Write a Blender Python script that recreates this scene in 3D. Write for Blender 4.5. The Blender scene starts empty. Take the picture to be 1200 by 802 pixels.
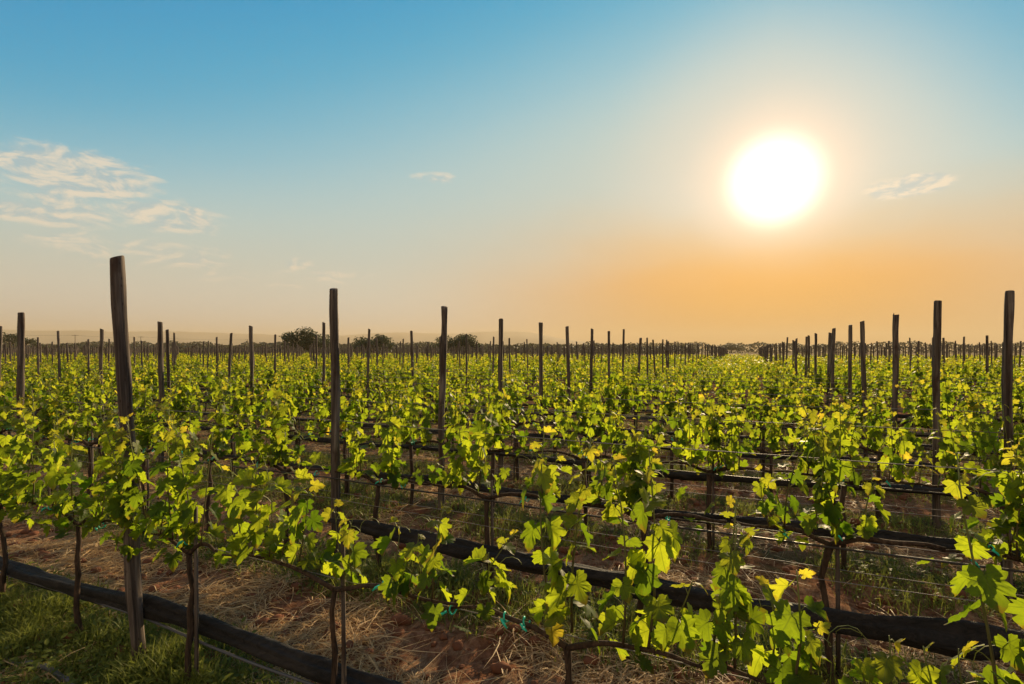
import bpy, math, random
import numpy as np

R = math.radians
C = bpy.context.scene.collection
sc = bpy.context.scene
rng = np.random.default_rng(7)
random.seed(7)

# ------------------------------------------------------------------ camera
CAM_H = 1.55
cam = bpy.data.cameras.new('camera')
cam.lens = 18.15
cam.sensor_width = 36.0
cam.shift_y = 0.0083
cam.clip_start = 0.02
cam.clip_end = 30000
cam_o = bpy.data.objects.new('camera', cam)
C.objects.link(cam_o)
cam_o.location = (0, 0, CAM_H)
cam_o.rotation_euler = (R(90), 0, 0)
sc.camera = cam_o

# ------------------------------------------------------------------ sky, sun, exposure
SUN_AZ, SUN_EL = R(26.9), R(16.3)            # azimuth clockwise from +Y
SUN_DIR = (math.sin(SUN_AZ) * math.cos(SUN_EL), math.cos(SUN_AZ) * math.cos(SUN_EL), math.sin(SUN_EL))
SKY_STRENGTH = 0.10
SUN_STRENGTH = 5.0
SUN_COLOR = (1.0, 0.75, 0.43)
HAZE_DENSITY = 0.00030
EXPOSURE = 0.78
SKY_GAIN = 2 ** -EXPOSURE        # the sky is graded as it shows at this exposure

sc.view_settings.view_transform = 'Standard'
sc.view_settings.look = 'None'
sc.view_settings.exposure = EXPOSURE
sc.view_settings.gamma = 1.0
sc.view_settings.use_curve_mapping = False
sc.render.engine = 'CYCLES'
sc.cycles.use_denoising = True
sc.cycles.max_bounces = 6
sc.cycles.diffuse_bounces = 3
sc.cycles.transmission_bounces = 4
sc.cycles.glossy_bounces = 2
sc.cycles.volume_bounces = 0
sc.cycles.transparent_max_bounces = 6
sc.cycles.sample_clamp_indirect = 4.0
sc.cycles.use_adaptive_sampling = True
sc.cycles.adaptive_threshold = 0.02


class NT:
    """small helper to write node trees"""
    def __init__(self, tree):
        self.t = tree

    def n(self, kind, **kw):
        nd = self.t.nodes.new(kind)
        for k, v in kw.items():
            setattr(nd, k, v)
        return nd

    def link(self, a, b):
        self.t.links.new(a, b)

    def put(self, sock, val):
        if isinstance(val, bpy.types.NodeSocket):
            self.link(val, sock)
        else:
            if isinstance(val, (tuple, list)) and len(val) == 3 and sock.type == 'RGBA':
                val = (*val, 1.0)
            sock.default_value = val

    def math(self, op, a, b=None, c=None, clamp=False):
        nd = self.n('ShaderNodeMath', operation=op, use_clamp=clamp)
        self.put(nd.inputs[0], a)
        if b is not None: self.put(nd.inputs[1], b)
        if c is not None: self.put(nd.inputs[2], c)
        return nd.outputs[0]

    def vmath(self, op, a, b=None):
        nd = self.n('ShaderNodeVectorMath', operation=op)
        self.put(nd.inputs[0], a)
        if b is not None: self.put(nd.inputs[1], b)
        return nd.outputs['Value'] if op in ('DOT_PRODUCT', 'LENGTH') else nd.outputs[0]

    def smooth(self, x, lo, hi, a=0.0, b=1.0):
        nd = self.n('ShaderNodeMapRange', interpolation_type='SMOOTHSTEP')
        self.put(nd.inputs[0], x)
        nd.inputs[1].default_value = lo; nd.inputs[2].default_value = hi
        nd.inputs[3].default_value = a; nd.inputs[4].default_value = b
        return nd.outputs[0]

    def lin(self, x, lo, hi, a=0.0, b=1.0):
        nd = self.n('ShaderNodeMapRange')
        self.put(nd.inputs[0], x)
        nd.inputs[1].default_value = lo; nd.inputs[2].default_value = hi
        nd.inputs[3].default_value = a; nd.inputs[4].default_value = b
        return nd.outputs[0]

    def mix(self, f, a, b, mode='MIX'):
        nd = self.n('ShaderNodeMix', data_type='RGBA', blend_type=mode, clamp_factor=True)
        self.put(nd.inputs['Factor'], f)
        self.put(nd.inputs[6], a)
        self.put(nd.inputs[7], b)
        return nd.outputs[2]

    def ramp(self, x, stops, interp='LINEAR'):
        nd = self.n('ShaderNodeValToRGB')
        cr = nd.color_ramp
        cr.interpolation = interp
        while len(cr.elements) < len(stops):
            cr.elements.new(0.5)
        for e, (p, col) in zip(cr.elements, stops):
            e.position = p
            e.color = (*col, 1.0) if len(col) == 3 else col
        self.put(nd.inputs[0], x)
        return nd.outputs[0]

    def noise(self, vec, scale, detail=4, rough=0.55, dist=0.0, out='Fac'):
        nd = self.n('ShaderNodeTexNoise')
        if vec is not None: self.link(vec, nd.inputs['Vector'])
        nd.inputs['Scale'].default_value = scale
        nd.inputs['Detail'].default_value = detail
        nd.inputs['Roughness'].default_value = rough
        nd.inputs['Distortion'].default_value = dist
        return nd.outputs[out]

    def mapping(self, vec, scale=(1, 1, 1), loc=(0, 0, 0), rot=(0, 0, 0)):
        nd = self.n('ShaderNodeMapping')
        self.link(vec, nd.inputs[0])
        nd.inputs['Location'].default_value = loc
        nd.inputs['Rotation'].default_value = rot
        nd.inputs['Scale'].default_value = scale
        return nd.outputs[0]


def srgb(r, g, b):
    f = lambda c: (c / 255 / 12.92) if c / 255 <= 0.04045 else ((c / 255 + 0.055) / 1.055) ** 2.4
    return (f(r), f(g), f(b))


def build_world():
    w = bpy.data.worlds.new('World')
    sc.world = w
    w.use_nodes = True
    nt = w.node_tree
    nt.nodes.clear()
    T = NT(nt)
    out = T.n('ShaderNodeOutputWorld')
    bg = T.n('ShaderNodeBackground')
    T.link(bg.outputs[0], out.inputs[0])
    sky = T.n('ShaderNodeTexSky', sky_type='NISHITA')
    sky.sun_disc = False
    sky.sun_elevation = SUN_EL
    sky.sun_rotation = SUN_AZ
    sky.air_density = 1.2
    sky.dust_density = 3.0
    sky.ozone_density = 1.5
    d = T.n('ShaderNodeTexCoord').outputs['Generated']
    sep = T.n('ShaderNodeSeparateXYZ')
    T.link(d, sep.inputs[0])
    el = T.math('MULTIPLY', T.math('ARCSINE', sep.outputs[2]), 57.2958)
    cosa = T.vmath('DOT_PRODUCT', d, SUN_DIR)
    ang = T.math('MULTIPLY', T.math('ARCCOSINE', T.math('MINIMUM', cosa, 1.0)), 57.2958)
    # difference of azimuth from the sun
    hl = T.math('SQRT', T.math('MAXIMUM', T.math('SUBTRACT', 1.0, T.math('MULTIPLY', sep.outputs[2], sep.outputs[2])), 1e-6))
    haz = T.math('ADD', T.math('MULTIPLY', sep.outputs[0], math.sin(SUN_AZ)), T.math('MULTIPLY', sep.outputs[1], math.cos(SUN_AZ)))
    azd = T.math('MULTIPLY', T.math('ARCCOSINE', T.math('MAXIMUM', T.math('MINIMUM', T.math('DIVIDE', haz, hl), 1.0), -1.0)), 57.2958)
    # evening sky: blue overhead, pale and peach in the dusty air low down
    e40 = T.lin(el, 0, 60)
    azs = T.math('SUBTRACT', T.math('MULTIPLY', T.math('ARCTAN2', sep.outputs[0], sep.outputs[1]), 57.2958), math.degrees(SUN_AZ))
    away = T.math('MULTIPLY', T.math('SUBTRACT', T.math('MINIMUM', ang, 78.0), 39.5), 0.34)      # the blue deepens away from the sun
    away = T.math('ADD', away, T.math('MULTIPLY', T.math('MINIMUM', T.math('MAXIMUM', azs, 0.0), 30.0), 0.55))
    eff = T.math('ADD', el, T.math('MULTIPLY', away, T.smooth(el, 3, 24)))
    base = T.ramp(T.lin(eff, 0, 60), [(0.0, srgb(200, 202, 202)), (0.09, srgb(208, 207, 194)), (0.16, srgb(194, 204, 194)), (0.25, srgb(182, 207, 205)),
                                      (0.35, srgb(140, 195, 211)), (0.47, srgb(64, 172, 207)), (0.60, srgb(0, 153, 203)), (0.8, srgb(0, 124, 186)), (1.0, srgb(20, 100, 160))], 'B_SPLINE')
    # dusty orange air spreading low under the sun
    wob = T.noise(T.mapping(d, (1, 1, 3)), 3.0, 3, 0.5)
    el2 = T.math('ADD', el, T.lin(wob, 0.3, 0.7, -1.2, 1.2))
    warm = T.math('MULTIPLY', T.smooth(azd, 2, 44, 1, 0), T.smooth(el2, 5.5, 17.0, 1, 0))
    orange = T.ramp(e40, [(0.0, srgb(210, 140, 26)), (0.05, srgb(212, 141, 24)), (0.12, srgb(230, 154, 30)), (0.25, srgb(238, 178, 80))])
    col = T.mix(warm, base, orange)
    # aureole of the sun in the dust
    pale = T.math('MULTIPLY', T.smooth(ang, 3, 19, 1, 0), T.smooth(el, 10, 17, 0.0, 0.55))
    col = T.mix(pale, col, srgb(236, 220, 200))
    glow = T.smooth(ang, 3.6, 10.5, 1, 0)
    glow = T.math('MULTIPLY', T.math('POWER', glow, 1.8), T.smooth(el, 7, 17, 0.45, 0.9))
    col = T.mix(glow, col, srgb(255, 230, 204))
    core = T.math('POWER', T.smooth(ang, 1.5, 6.2, 1, 0), 1.8)
    corec = T.n('ShaderNodeCombineXYZ')
    for i, k in enumerate((1.6, 1.4, 1.15)):
        T.put(corec.inputs[i], T.math('MULTIPLY', core, k))
    col = T.mix(1.0, col, corec.outputs[0], 'ADD')
    # added fill light: unseen sky away from the sun set paler and warmer
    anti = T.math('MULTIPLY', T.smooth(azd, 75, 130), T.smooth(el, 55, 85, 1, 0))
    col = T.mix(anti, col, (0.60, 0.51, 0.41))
    # small fair-weather clouds: a field of patches round given directions
    az = T.math('MULTIPLY', T.math('ARCTAN2', sep.outputs[0], sep.outputs[1]), 57.2958)
    comb = T.n('ShaderNodeCombineXYZ')
    T.put(comb.inputs[0], az); T.put(comb.inputs[1], el); comb.inputs[2].default_value = 0.0
    ae = comb.outputs[0]
    mask = None
    for (a0, e0, wa, we, k) in CLOUDS:
        da = T.math('DIVIDE', T.math('SUBTRACT', az, a0), wa)
        de = T.math('DIVIDE', T.math('SUBTRACT', el, e0), we)
        r2 = T.math('ADD', T.math('MULTIPLY', da, da), T.math('MULTIPLY', de, de))
        m = T.math('MULTIPLY', T.smooth(r2, 0.0, 1.0, 1, 0), k)
        mask = m if mask is None else T.math('MAXIMUM', mask, m)
    nz = T.noise(T.mapping(ae, (0.28, 0.8, 1)), 1.0, 8, 0.62, 0.6)
    dens = T.smooth(T.math('ADD', nz, T.math('MULTIPLY', mask, 0.46)), 0.60, 0.98)
    dens = T.math('MULTIPLY', dens, T.smooth(mask, 0.0, 0.25))
    nz2 = T.noise(T.mapping(ae, (0.28, 0.8, 1), (0.12, -0.28, 0)), 1.0, 8, 0.62, 0.6)
    lit = T.smooth(T.math('SUBTRACT', nz, nz2), -0.10, 0.10)
    ccol = T.mix(lit, srgb(176, 196, 200), srgb(246, 228, 202))
    col = T.mix(T.math('MULTIPLY', dens, 0.76), col, ccol)
    # Nishita light below it all, tinted by the graded dusty air
    nish = T.mix(1.0, sky.outputs[0], (SKY_STRENGTH, SKY_STRENGTH, SKY_STRENGTH), 'MULTIPLY')
    col = T.mix(0.96, nish, col)
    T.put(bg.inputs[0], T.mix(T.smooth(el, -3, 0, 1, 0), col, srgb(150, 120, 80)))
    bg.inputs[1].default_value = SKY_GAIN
    w.cycles.sampling_method = 'MANUAL'
    w.cycles.sample_map_resolution = 1024


# (azimuth, elevation, half widths in degrees, strength) of the cloud patches
CLOUDS = [(-41.0, 14.6, 9.0, 3.0, 1.0), (-35.3, 15.2, 2.2, .7, .55), (-33.8, 12.2, 6.5, 2.2, .85), (-43.0, 11.6, 10.0, 2.2, .75),
          (-37.0, 8.8, 12.0, 2.0, .58), (-8.6, 18.3, 3.6, .8, .85), (-22.5, 8.8, 3.0, .9, .5), (-20.0, 7.6, 8.0, 1.2, .42),
          (37.6, 14.2, 4.2, 1.3, 1.3), (-25.0, 7.0, 9.0, 1.2, .35)]
build_world()

sl = bpy.data.lights.new('sun', 'SUN')
sl.energy = SUN_STRENGTH
sl.angle = R(0.6)
sl.color = SUN_COLOR
sun = bpy.data.objects.new('sun', sl)
C.objects.link(sun)
sun.rotation_euler = (R(90) - SUN_EL, 0, math.pi - SUN_AZ)
sun.location = (0, 0, 50)

# ------------------------------------------------------------------ the vineyard's own axes
TH = R(24.45)
S_, C_ = math.sin(TH), math.cos(TH)


def W(u, v, z=0.0):
    """u along the rows, v across them, to world"""
    return (C_ * u + S_ * v, -S_ * u + C_ * v, z)


def Wn(u, v):
    return C_ * u + S_ * v, -S_ * u + C_ * v


ROW0, ROWSTEP, FIELD_END = 1.525, 1.325, 73.0
ROWS = [ROW0 + ROWSTEP * k for k in range(int((FIELD_END - ROW0) / ROWSTEP) + 1)]
ORD = ['first', 'second', 'third', 'fourth', 'fifth', 'sixth', 'seventh', 'eighth', 'ninth', 'tenth', 'eleventh', 'twelfth',
       'thirteenth', 'fourteenth', 'fifteenth', 'sixteenth', 'seventeenth', 'eighteenth', 'nineteenth', 'twentieth']
TENS = {20: 'twenty', 30: 'thirty', 40: 'forty', 50: 'fifty'}
TENTH = {20: 'twentieth', 30: 'thirtieth', 40: 'fortieth', 50: 'fiftieth'}


def ordinal(n):
    if n <= 20: return ORD[n - 1]
    if n % 10 == 0: return TENTH[n]
    return TENS[n - n % 10] + '-' + ORD[n % 10 - 1]


def umin(v): return -2.66 * v - 0.5
def umax(v): return 0.385 * v + 0.6


# ------------------------------------------------------------------ numpy noise and mesh helpers
def _hash(ix, iy, seed):
    h = (ix.astype(np.int64) * 374761393 + iy.astype(np.int64) * 668265263 + seed * 974634721) & 0x7fffffff
    h = ((h ^ (h >> 13)) * 1274126177) & 0x7fffffff
    return ((h ^ (h >> 16)) & 0xffff) / 65535.0


def vnoise(x, y, scale, seed=0):
    x = np.asarray(x, float) * scale; y = np.asarray(y, float) * scale
    ix, iy = np.floor(x), np.floor(y)
    fx, fy = x - ix, y - iy
    fx = fx * fx * (3 - 2 * fx); fy = fy * fy * (3 - 2 * fy)
    a = _hash(ix, iy, seed); b = _hash(ix + 1, iy, seed); c = _hash(ix, iy + 1, seed); d = _hash(ix + 1, iy + 1, seed)
    return (a * (1 - fx) + b * fx) * (1 - fy) + (c * (1 - fx) + d * fx) * fy


def fbm(x, y, scale, octaves=4, seed=0):
    t = 0; amp = 1; tot = 0
    for i in range(octaves):
        t = t + amp * vnoise(x, y, scale * 2 ** i, seed + i); tot += amp; amp *= 0.5
    return t / tot


def norm(a):
    return a / np.maximum(np.linalg.norm(a, axis=-1, keepdims=True), 1e-9)


class MB:
    """collects triangles (with a per-vertex colour 'tone' and a per-face material slot) into ONE mesh"""
    def __init__(self):
        self.v, self.f, self.c, self.m, self.uv, self.n = [], [], [], [], [], 0

    def add(self, v, f, c=None, m=0, uv=None):
        v = np.asarray(v, float).reshape(-1, 3)
        f = np.asarray(f, int).reshape(-1, 3)
        self.v.append(v); self.f.append(f + self.n)
        self.c.append(np.zeros((len(v), 4)) if c is None else np.broadcast_to(np.asarray(c, float), (len(v), 4)))
        self.m.append(np.full(len(f), m, int))
        self.uv.append(np.zeros((len(v), 2)) if uv is None else np.asarray(uv, float))
        self.n += len(v)

    def mesh(self, name, mats, smooth=True):
        v = np.concatenate(self.v); f = np.concatenate(self.f); c = np.concatenate(self.c)
        m = np.concatenate(self.m); uv = np.concatenate(self.uv)
        me = bpy.data.meshes.new(name)
        me.vertices.add(len(v)); me.vertices.foreach_set('co', v.astype(np.float32).ravel())
        me.loops.add(len(f) * 3); me.loops.foreach_set('vertex_index', f.astype(np.int32).ravel())
        me.polygons.add(len(f)); me.polygons.foreach_set('loop_start', np.arange(0, len(f) * 3, 3, dtype=np.int32))
        me.polygons.foreach_set('use_smooth', np.full(len(f), smooth))
        for mt in mats: me.materials.append(mt)
        if len(mats) > 1: me.polygons.foreach_set('material_index', m.astype(np.int32))
        at = me.attributes.new('tone', 'FLOAT_COLOR', 'POINT')
        at.data.foreach_set('color', c.astype(np.float32).ravel())
        if np.any(uv):
            ul = me.attributes.new('leafpos', 'FLOAT2', 'POINT')
            ul.data.foreach_set('vector', uv.astype(np.float32).ravel())
        me.update(calc_edges=True)
        me.validate()
        return me

    def build(self, name, mats, parent=None, smooth=True):
        o = bpy.data.objects.new(name, self.mesh(name, mats if isinstance(mats, (list, tuple)) else [mats], smooth))
        C.objects.link(o)
        if parent is not None: o.parent = parent
        return o

    def tube(self, pts, rad, sides=6, c=None, m=0, cap=True, wob=0.0, seed=0):
        P = np.asarray(pts, float); n = len(P)
        r = np.broadcast_to(np.asarray(rad, float), (n,))
        t = norm(np.gradient(P, axis=0))
        ref = np.array([0, 0, 1.0]) if abs(t[0][2]) < 0.8 else np.array([1.0, 0, 0])
        a = norm(np.cross(t, ref)); b = np.cross(t, a)
        k = np.arange(sides) / sides * 2 * math.pi
        rr = r[:, None] * np.ones(sides)[None]
        if wob:
            g = np.random.default_rng(seed)
            lobes = 1 + wob * g.normal(0, 1, (1, sides)) + wob * 0.6 * g.normal(0, 1, (n, sides))
            rr = rr * np.clip(lobes, .6, 1.5)
        ring = P[:, None] + rr[..., None] * (np.cos(k)[None, :, None] * a[:, None] + np.sin(k)[None, :, None] * b[:, None])
        v = ring.reshape(-1, 3)
        i = np.arange(n - 1)[:, None] * sides; j = np.arange(sides)[None]; j2 = (j + 1) % sides
        q = np.stack([i + j, i + j2, i + sides + j2, i + sides + j], -1).reshape(-1, 4)
        f = np.concatenate([q[:, [0, 2, 1]], q[:, [0, 3, 2]]])
        if cap:
            v = np.concatenate([v, P[:1], P[-1:]])
            s0 = n * sides; e0 = s0 + 1; b0 = (n - 1) * sides
            jj = np.arange(sides); jn = (jj + 1) % sides
            f = np.concatenate([f, np.stack([np.full(sides, s0), jj, jn], -1), np.stack([np.full(sides, e0), b0 + jn, b0 + jj], -1)])
        self.add(v, f, c, m)


def tag(o, label=None, cat=None, group=None, kind=None):
    if label: o['label'] = label
    if cat: o['category'] = cat
    if group: o['group'] = group
    if kind: o['kind'] = kind
    return o


def empty(name, loc, rz=0.0):
    o = bpy.data.objects.new(name, None)
    o.empty_display_size = 0.1
    C.objects.link(o)
    o.location = loc
    o.rotation_euler = (0, 0, rz)
    return o


# ------------------------------------------------------------------ materials
def new_mat(name):
    m = bpy.data.materials.new(name)
    m.use_nodes = True
    nt = m.node_tree
    nt.nodes.clear()
    T = NT(nt)
    out = T.n('ShaderNodeOutputMaterial')
    return m, T, out


def principled(T, out, base, rough=0.8, spec=0.3, bump=None, strength=0.3, dist=0.01):
    b = T.n('ShaderNodeBsdfPrincipled')
    T.put(b.inputs['Base Color'], base)
    T.put(b.inputs['Roughness'], rough)
    b.inputs['Specular IOR Level'].default_value = spec
    if bump is not None:
        bn = T.n('ShaderNodeBump')
        bn.inputs['Strength'].default_value = strength
        bn.inputs['Distance'].default_value = dist
        T.link(bump, bn.inputs['Height'])
        T.link(bn.outputs[0], b.inputs['Normal'])
    T.link(b.outputs[0], out.inputs[0])
    return b


def leaf_material(name, veins):
    m, T, out = new_mat(name)
    at = T.n('ShaderNodeAttribute', attribute_name='tone')
    sp = T.n('ShaderNodeSeparateColor')
    T.link(at.outputs['Color'], sp.inputs[0])
    young, var = sp.outputs[0], sp.outputs[1]
    dif = T.mix(var, (0.022, 0.055, 0.012), (0.062, 0.115, 0.022))
    dif = T.mix(young, dif, (0.17, 0.16, 0.03))
    tra = T.mix(var, (0.13, 0.25, 0.007), (0.58, 0.68, 0.022))
    tra = T.mix(young, tra, (0.92, 0.70, 0.05))
    if veins:
        lp = T.n('ShaderNodeAttribute', attribute_name='leafpos')
        s2 = T.n('ShaderNodeSeparateXYZ')
        T.link(lp.outputs['Vector'], s2.inputs[0])
        ang = T.math('ABSOLUTE', T.math('ARCTAN2', s2.outputs[1], s2.outputs[0]))
        wr = T.math('PINGPONG', ang, R(26))
        rad = T.vmath('LENGTH', lp.outputs['Vector'])
        dv = T.math('MULTIPLY', rad, T.math('SINE', wr))
        vein = T.smooth(dv, 0.006, 0.028, 1, 0)
        # side veins
        sv = T.math('PINGPONG', T.math('SUBTRACT', T.math('MULTIPLY', rad, 1.0), T.math('MULTIPLY', wr, 0.75)), 0.06)
        vein = T.math('MAXIMUM', vein, T.smooth(sv, 0.0, 0.012, 0.35, 0))
        dif = T.mix(T.math('MULTIPLY', vein, 0.45), dif, (0.16, 0.2, 0.06))
        tra = T.mix(T.math('MULTIPLY', vein, 0.5), tra, (0.10, 0.15, 0.01))
    mot = T.noise(T.n('ShaderNodeTexCoord').outputs['Object'], 38.0, 4, 0.6)
    tra = T.mix(T.smooth(mot, 0.38, 0.60, 0.22, 0), tra, (0.06, 0.11, 0.004))
    if veins:
        edge = T.smooth(T.math('ADD', rad, T.math('MULTIPLY', mot, 0.9)), 1.20, 1.38)
        dif = T.mix(T.math('MULTIPLY', edge, 0.7), dif, (0.13, 0.07, 0.02))
        tra = T.mix(T.math('MULTIPLY', edge, 0.6), tra, (0.30, 0.15, 0.02))
    b = T.n('ShaderNodeBsdfPrincipled')
    T.put(b.inputs['Base Color'], dif)
    b.inputs['Roughness'].default_value = 0.5
    b.inputs['Specular IOR Level'].default_value = 0.16
    tr = T.n('ShaderNodeBsdfTranslucent')
    T.put(tr.inputs[0], tra)
    mx = T.n('ShaderNodeMixShader')
    mx.inputs[0].default_value = 0.62
    T.link(b.outputs[0], mx.inputs[1]); T.link(tr.outputs[0], mx.inputs[2])
    T.link(mx.outputs[0], out.inputs[0])
    return m


def wood_material():
    m, T, out = new_mat('weathered_post_wood')
    oc = T.n('ShaderNodeTexCoord').outputs['Object']
    oi = T.n('ShaderNodeObjectInfo')
    vec = T.n('ShaderNodeVectorMath', operation='ADD')
    T.link(oc, vec.inputs[0]); T.link(oi.outputs['Location'], vec.inputs[1])
    v = vec.outputs[0]
    grain = T.noise(T.mapping(v, (45, 45, 1.6)), 1.0, 6, 0.65, 0.4)
    blot = T.noise(T.mapping(v, (9, 9, 3.2)), 1.0, 4, 0.6)
    base = T.ramp(grain, [(0.34, (0.022, 0.016, 0.013)), (0.5, (0.105, 0.080, 0.063)), (0.68, (0.24, 0.195, 0.155))])
    base = T.mix(T.smooth(blot, 0.52, 0.72), base, (0.06, 0.036, 0.024))
    knot = T.n('ShaderNodeTexVoronoi')
    T.link(T.mapping(v, (11, 11, 3.4)), knot.inputs['Vector'])
    base = T.mix(T.smooth(knot.outputs['Distance'], 0.07, 0.16, 0.8, 0), base, (0.02, 0.013, 0.01))
    hgt = T.math('ADD', T.math('MULTIPLY', grain, 0.7), T.math('MULTIPLY', blot, 0.5))
    principled(T, out, base, 0.85, 0.25, hgt, 0.9, 0.006)
    return m


def bark_material():
    m, T, out = new_mat('vine_bark')
    oc = T.n('ShaderNodeTexCoord').outputs['Object']
    g = T.noise(T.mapping(oc, (60, 60, 12)), 1.0, 5, 0.6, 0.5)
    base = T.ramp(g, [(0.3, (0.020, 0.013, 0.009)), (0.7, (0.105, 0.066, 0.042))])
    principled(T, out, base, 0.9, 0.2, g, 0.8, 0.006)
    return m


def cane_material():
    m, T, out = new_mat('green_shoot')
    at = T.n('ShaderNodeAttribute', attribute_name='tone')
    sp = T.n('ShaderNodeSeparateColor')
    T.link(at.outputs['Color'], sp.inputs[0])
    base = T.mix(sp.outputs[0], (0.085, 0.055, 0.030), (0.20, 0.22, 0.05))
    principled(T, out, base, 0.55, 0.35)
    return m


def net_material():
    m, T, out = new_mat('black_shade_net')
    oc = T.n('ShaderNodeTexCoord').outputs['Object']
    g = T.noise(T.mapping(oc, (7, 24, 24)), 1.0, 6, 0.7, 1.8)
    f = T.noise(T.mapping(oc, (120, 120, 120)), 1.0, 2, 0.5)
    dust = T.noise(T.mapping(oc, (3, 9, 9)), 1.0, 4, 0.6)
    base = T.ramp(g, [(0.3, (0.006, 0.006, 0.006)), (0.7, (0.034, 0.030, 0.027))])
    base = T.mix(T.smooth(dust, 0.45, 0.72, 0, 0.55), base, (0.062, 0.050, 0.042))
    principled(T, out, base, 0.75, 0.25, T.math('ADD', T.math('MULTIPLY', g, 1.0), T.math('MULTIPLY', f, 0.15)), 1.0, 0.02)
    return m


def plain_material(name, col, rough=0.6, spec=0.4, noise=0.25, scale=30):
    m, T, out = new_mat(name)
    oc = T.n('ShaderNodeTexCoord').outputs['Object']
    g = T.noise(T.mapping(oc, (scale, scale, scale)), 1.0, 3, 0.5)
    lo = tuple(c * (1 - noise) for c in col); hi = tuple(c * (1 + noise) for c in col)
    principled(T, out, T.mix(g, lo, hi), rough, spec)
    return m


def strand_material(name, lo, hi, trans=0.3):
    """dry straw or grass blades: tone.r chooses between two colours"""
    m, T, out = new_mat(name)
    at = T.n('ShaderNodeAttribute', attribute_name='tone')
    sp = T.n('ShaderNodeSeparateColor')
    T.link(at.outputs['Color'], sp.inputs[0])
    col = T.mix(sp.outputs[0], lo, hi)
    b = T.n('ShaderNodeBsdfPrincipled')
    T.put(b.inputs['Base Color'], col)
    b.inputs['Roughness'].default_value = 0.6
    b.inputs['Specular IOR Level'].default_value = 0.25
    tr = T.n('ShaderNodeBsdfTranslucent')
    T.put(tr.inputs[0], T.mix(0.5, col, hi))
    mx = T.n('ShaderNodeMixShader')
    mx.inputs[0].default_value = trans
    T.link(b.outputs[0], mx.inputs[1]); T.link(tr.outputs[0], mx.inputs[2])
    T.link(mx.outputs[0], out.inputs[0])
    return m


def ground_material():
    m, T, out = new_mat('red_soil_and_straw')
    geo = T.n('ShaderNodeNewGeometry')
    p = geo.outputs['Position']
    rot = T.n('ShaderNodeVectorRotate', rotation_type='Z_AXIS')
    T.link(p, rot.inputs['Vector'])
    rot.inputs['Angle'].default_value = TH
    uv = rot.outputs[0]                                    # x = along rows, y = across rows
    sp = T.n('ShaderNodeSeparateXYZ'); T.link(uv, sp.inputs[0])
    v = sp.outputs[1]
    fine = T.noise(p, 22.0, 6, 0.62)
    mid = T.noise(p, 3.2, 5, 0.6)
    big = T.noise(p, 0.7, 3, 0.55)
    soil = T.ramp(fine, [(0.3, (0.075, 0.032, 0.017)), (0.5, (0.20, 0.092, 0.048)), (0.7, (0.35, 0.18, 0.10))])
    fib = T.noise(T.mapping(uv, (60, 14, 1)), 1.0, 4, 0.7, 2.0)
    straw = T.ramp(fib, [(0.35, (0.10, 0.058, 0.030)), (0.55, (0.30, 0.205, 0.115)), (0.7, (0.46, 0.35, 0.21))])
    col = T.mix(T.smooth(T.math('ADD', mid, T.math('MULTIPLY', fib, 0.25)), 0.55, 0.75, 0, 0.55), soil, straw)
    # strip of weeds under every row
    ph = T.math('PINGPONG', T.math('SUBTRACT', v, ROW0), ROWSTEP / 2)
    strip = T.math('MULTIPLY', T.smooth(ph, 0.12, 0.34, 1, 0), T.smooth(mid, 0.38, 0.56))
    infield = T.smooth(v, FIELD_END + 0.5, FIELD_END + 2.5, 1, 0)
    col = T.mix(T.math('MULTIPLY', strip, 0.6), col, (0.045, 0.055, 0.016))
    dry = T.ramp(T.noise(p, 0.09, 5, 0.6), [(0.3, (0.27, 0.20, 0.105)), (0.7, (0.44, 0.34, 0.19))])
    dry = T.mix(T.smooth(big, 0.5, 0.75, 0, 0.4), dry, (0.13, 0.12, 0.05))
    col = T.mix(infield, dry, col)
    hgt = T.math('ADD', T.math('MULTIPLY', fine, 0.6), T.math('MULTIPLY', fib, 0.4))
    principled(T, out, col, 1.0, 0.0, hgt, 0.9, 0.02)
    return m


MAT = {}
MAT['leaf'] = leaf_material('vine_leaf', True)
MAT['leaf_far'] = leaf_material('vine_leaf_plain', False)
MAT['wood'] = wood_material()
MAT['bark'] = bark_material()
MAT['cane'] = cane_material()
MAT['net'] = net_material()
MAT['wire'] = plain_material('rusted_wire', (0.22, 0.19, 0.165), 0.6, 0.25)
MAT['drip'] = plain_material('black_drip_hose', (0.040, 0.034, 0.030), 0.5, 0.4)
MAT['pipe'] = plain_material('grey_irrigation_pipe', (0.09, 0.092, 0.105), 0.55, 0.3)
MAT['tie'] = plain_material('turquoise_plastic_tie', (0.02, 0.55, 0.36), 0.4, 0.5)
MAT['straw'] = strand_material('dry_straw', (0.26, 0.145, 0.060), (0.78, 0.56, 0.28), 0.35)
MAT['grass'] = strand_material('weed_grass', (0.07, 0.105, 0.018), (0.25, 0.275, 0.045), 0.5)
MAT['soil_clod'] = plain_material('red_soil_clod', (0.17, 0.068, 0.034), 0.95, 0.15, 0.5, 18)
MAT['ground'] = ground_material()
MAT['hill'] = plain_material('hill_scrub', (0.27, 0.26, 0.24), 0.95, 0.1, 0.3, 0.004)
MAT['tree_leaf'] = strand_material('tree_foliage', (0.024, 0.040, 0.014), (0.070, 0.085, 0.026), 0.25)
MAT['scrub'] = strand_material('scrub_foliage', (0.045, 0.050, 0.026), (0.10, 0.092, 0.045), 0.25)

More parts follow.
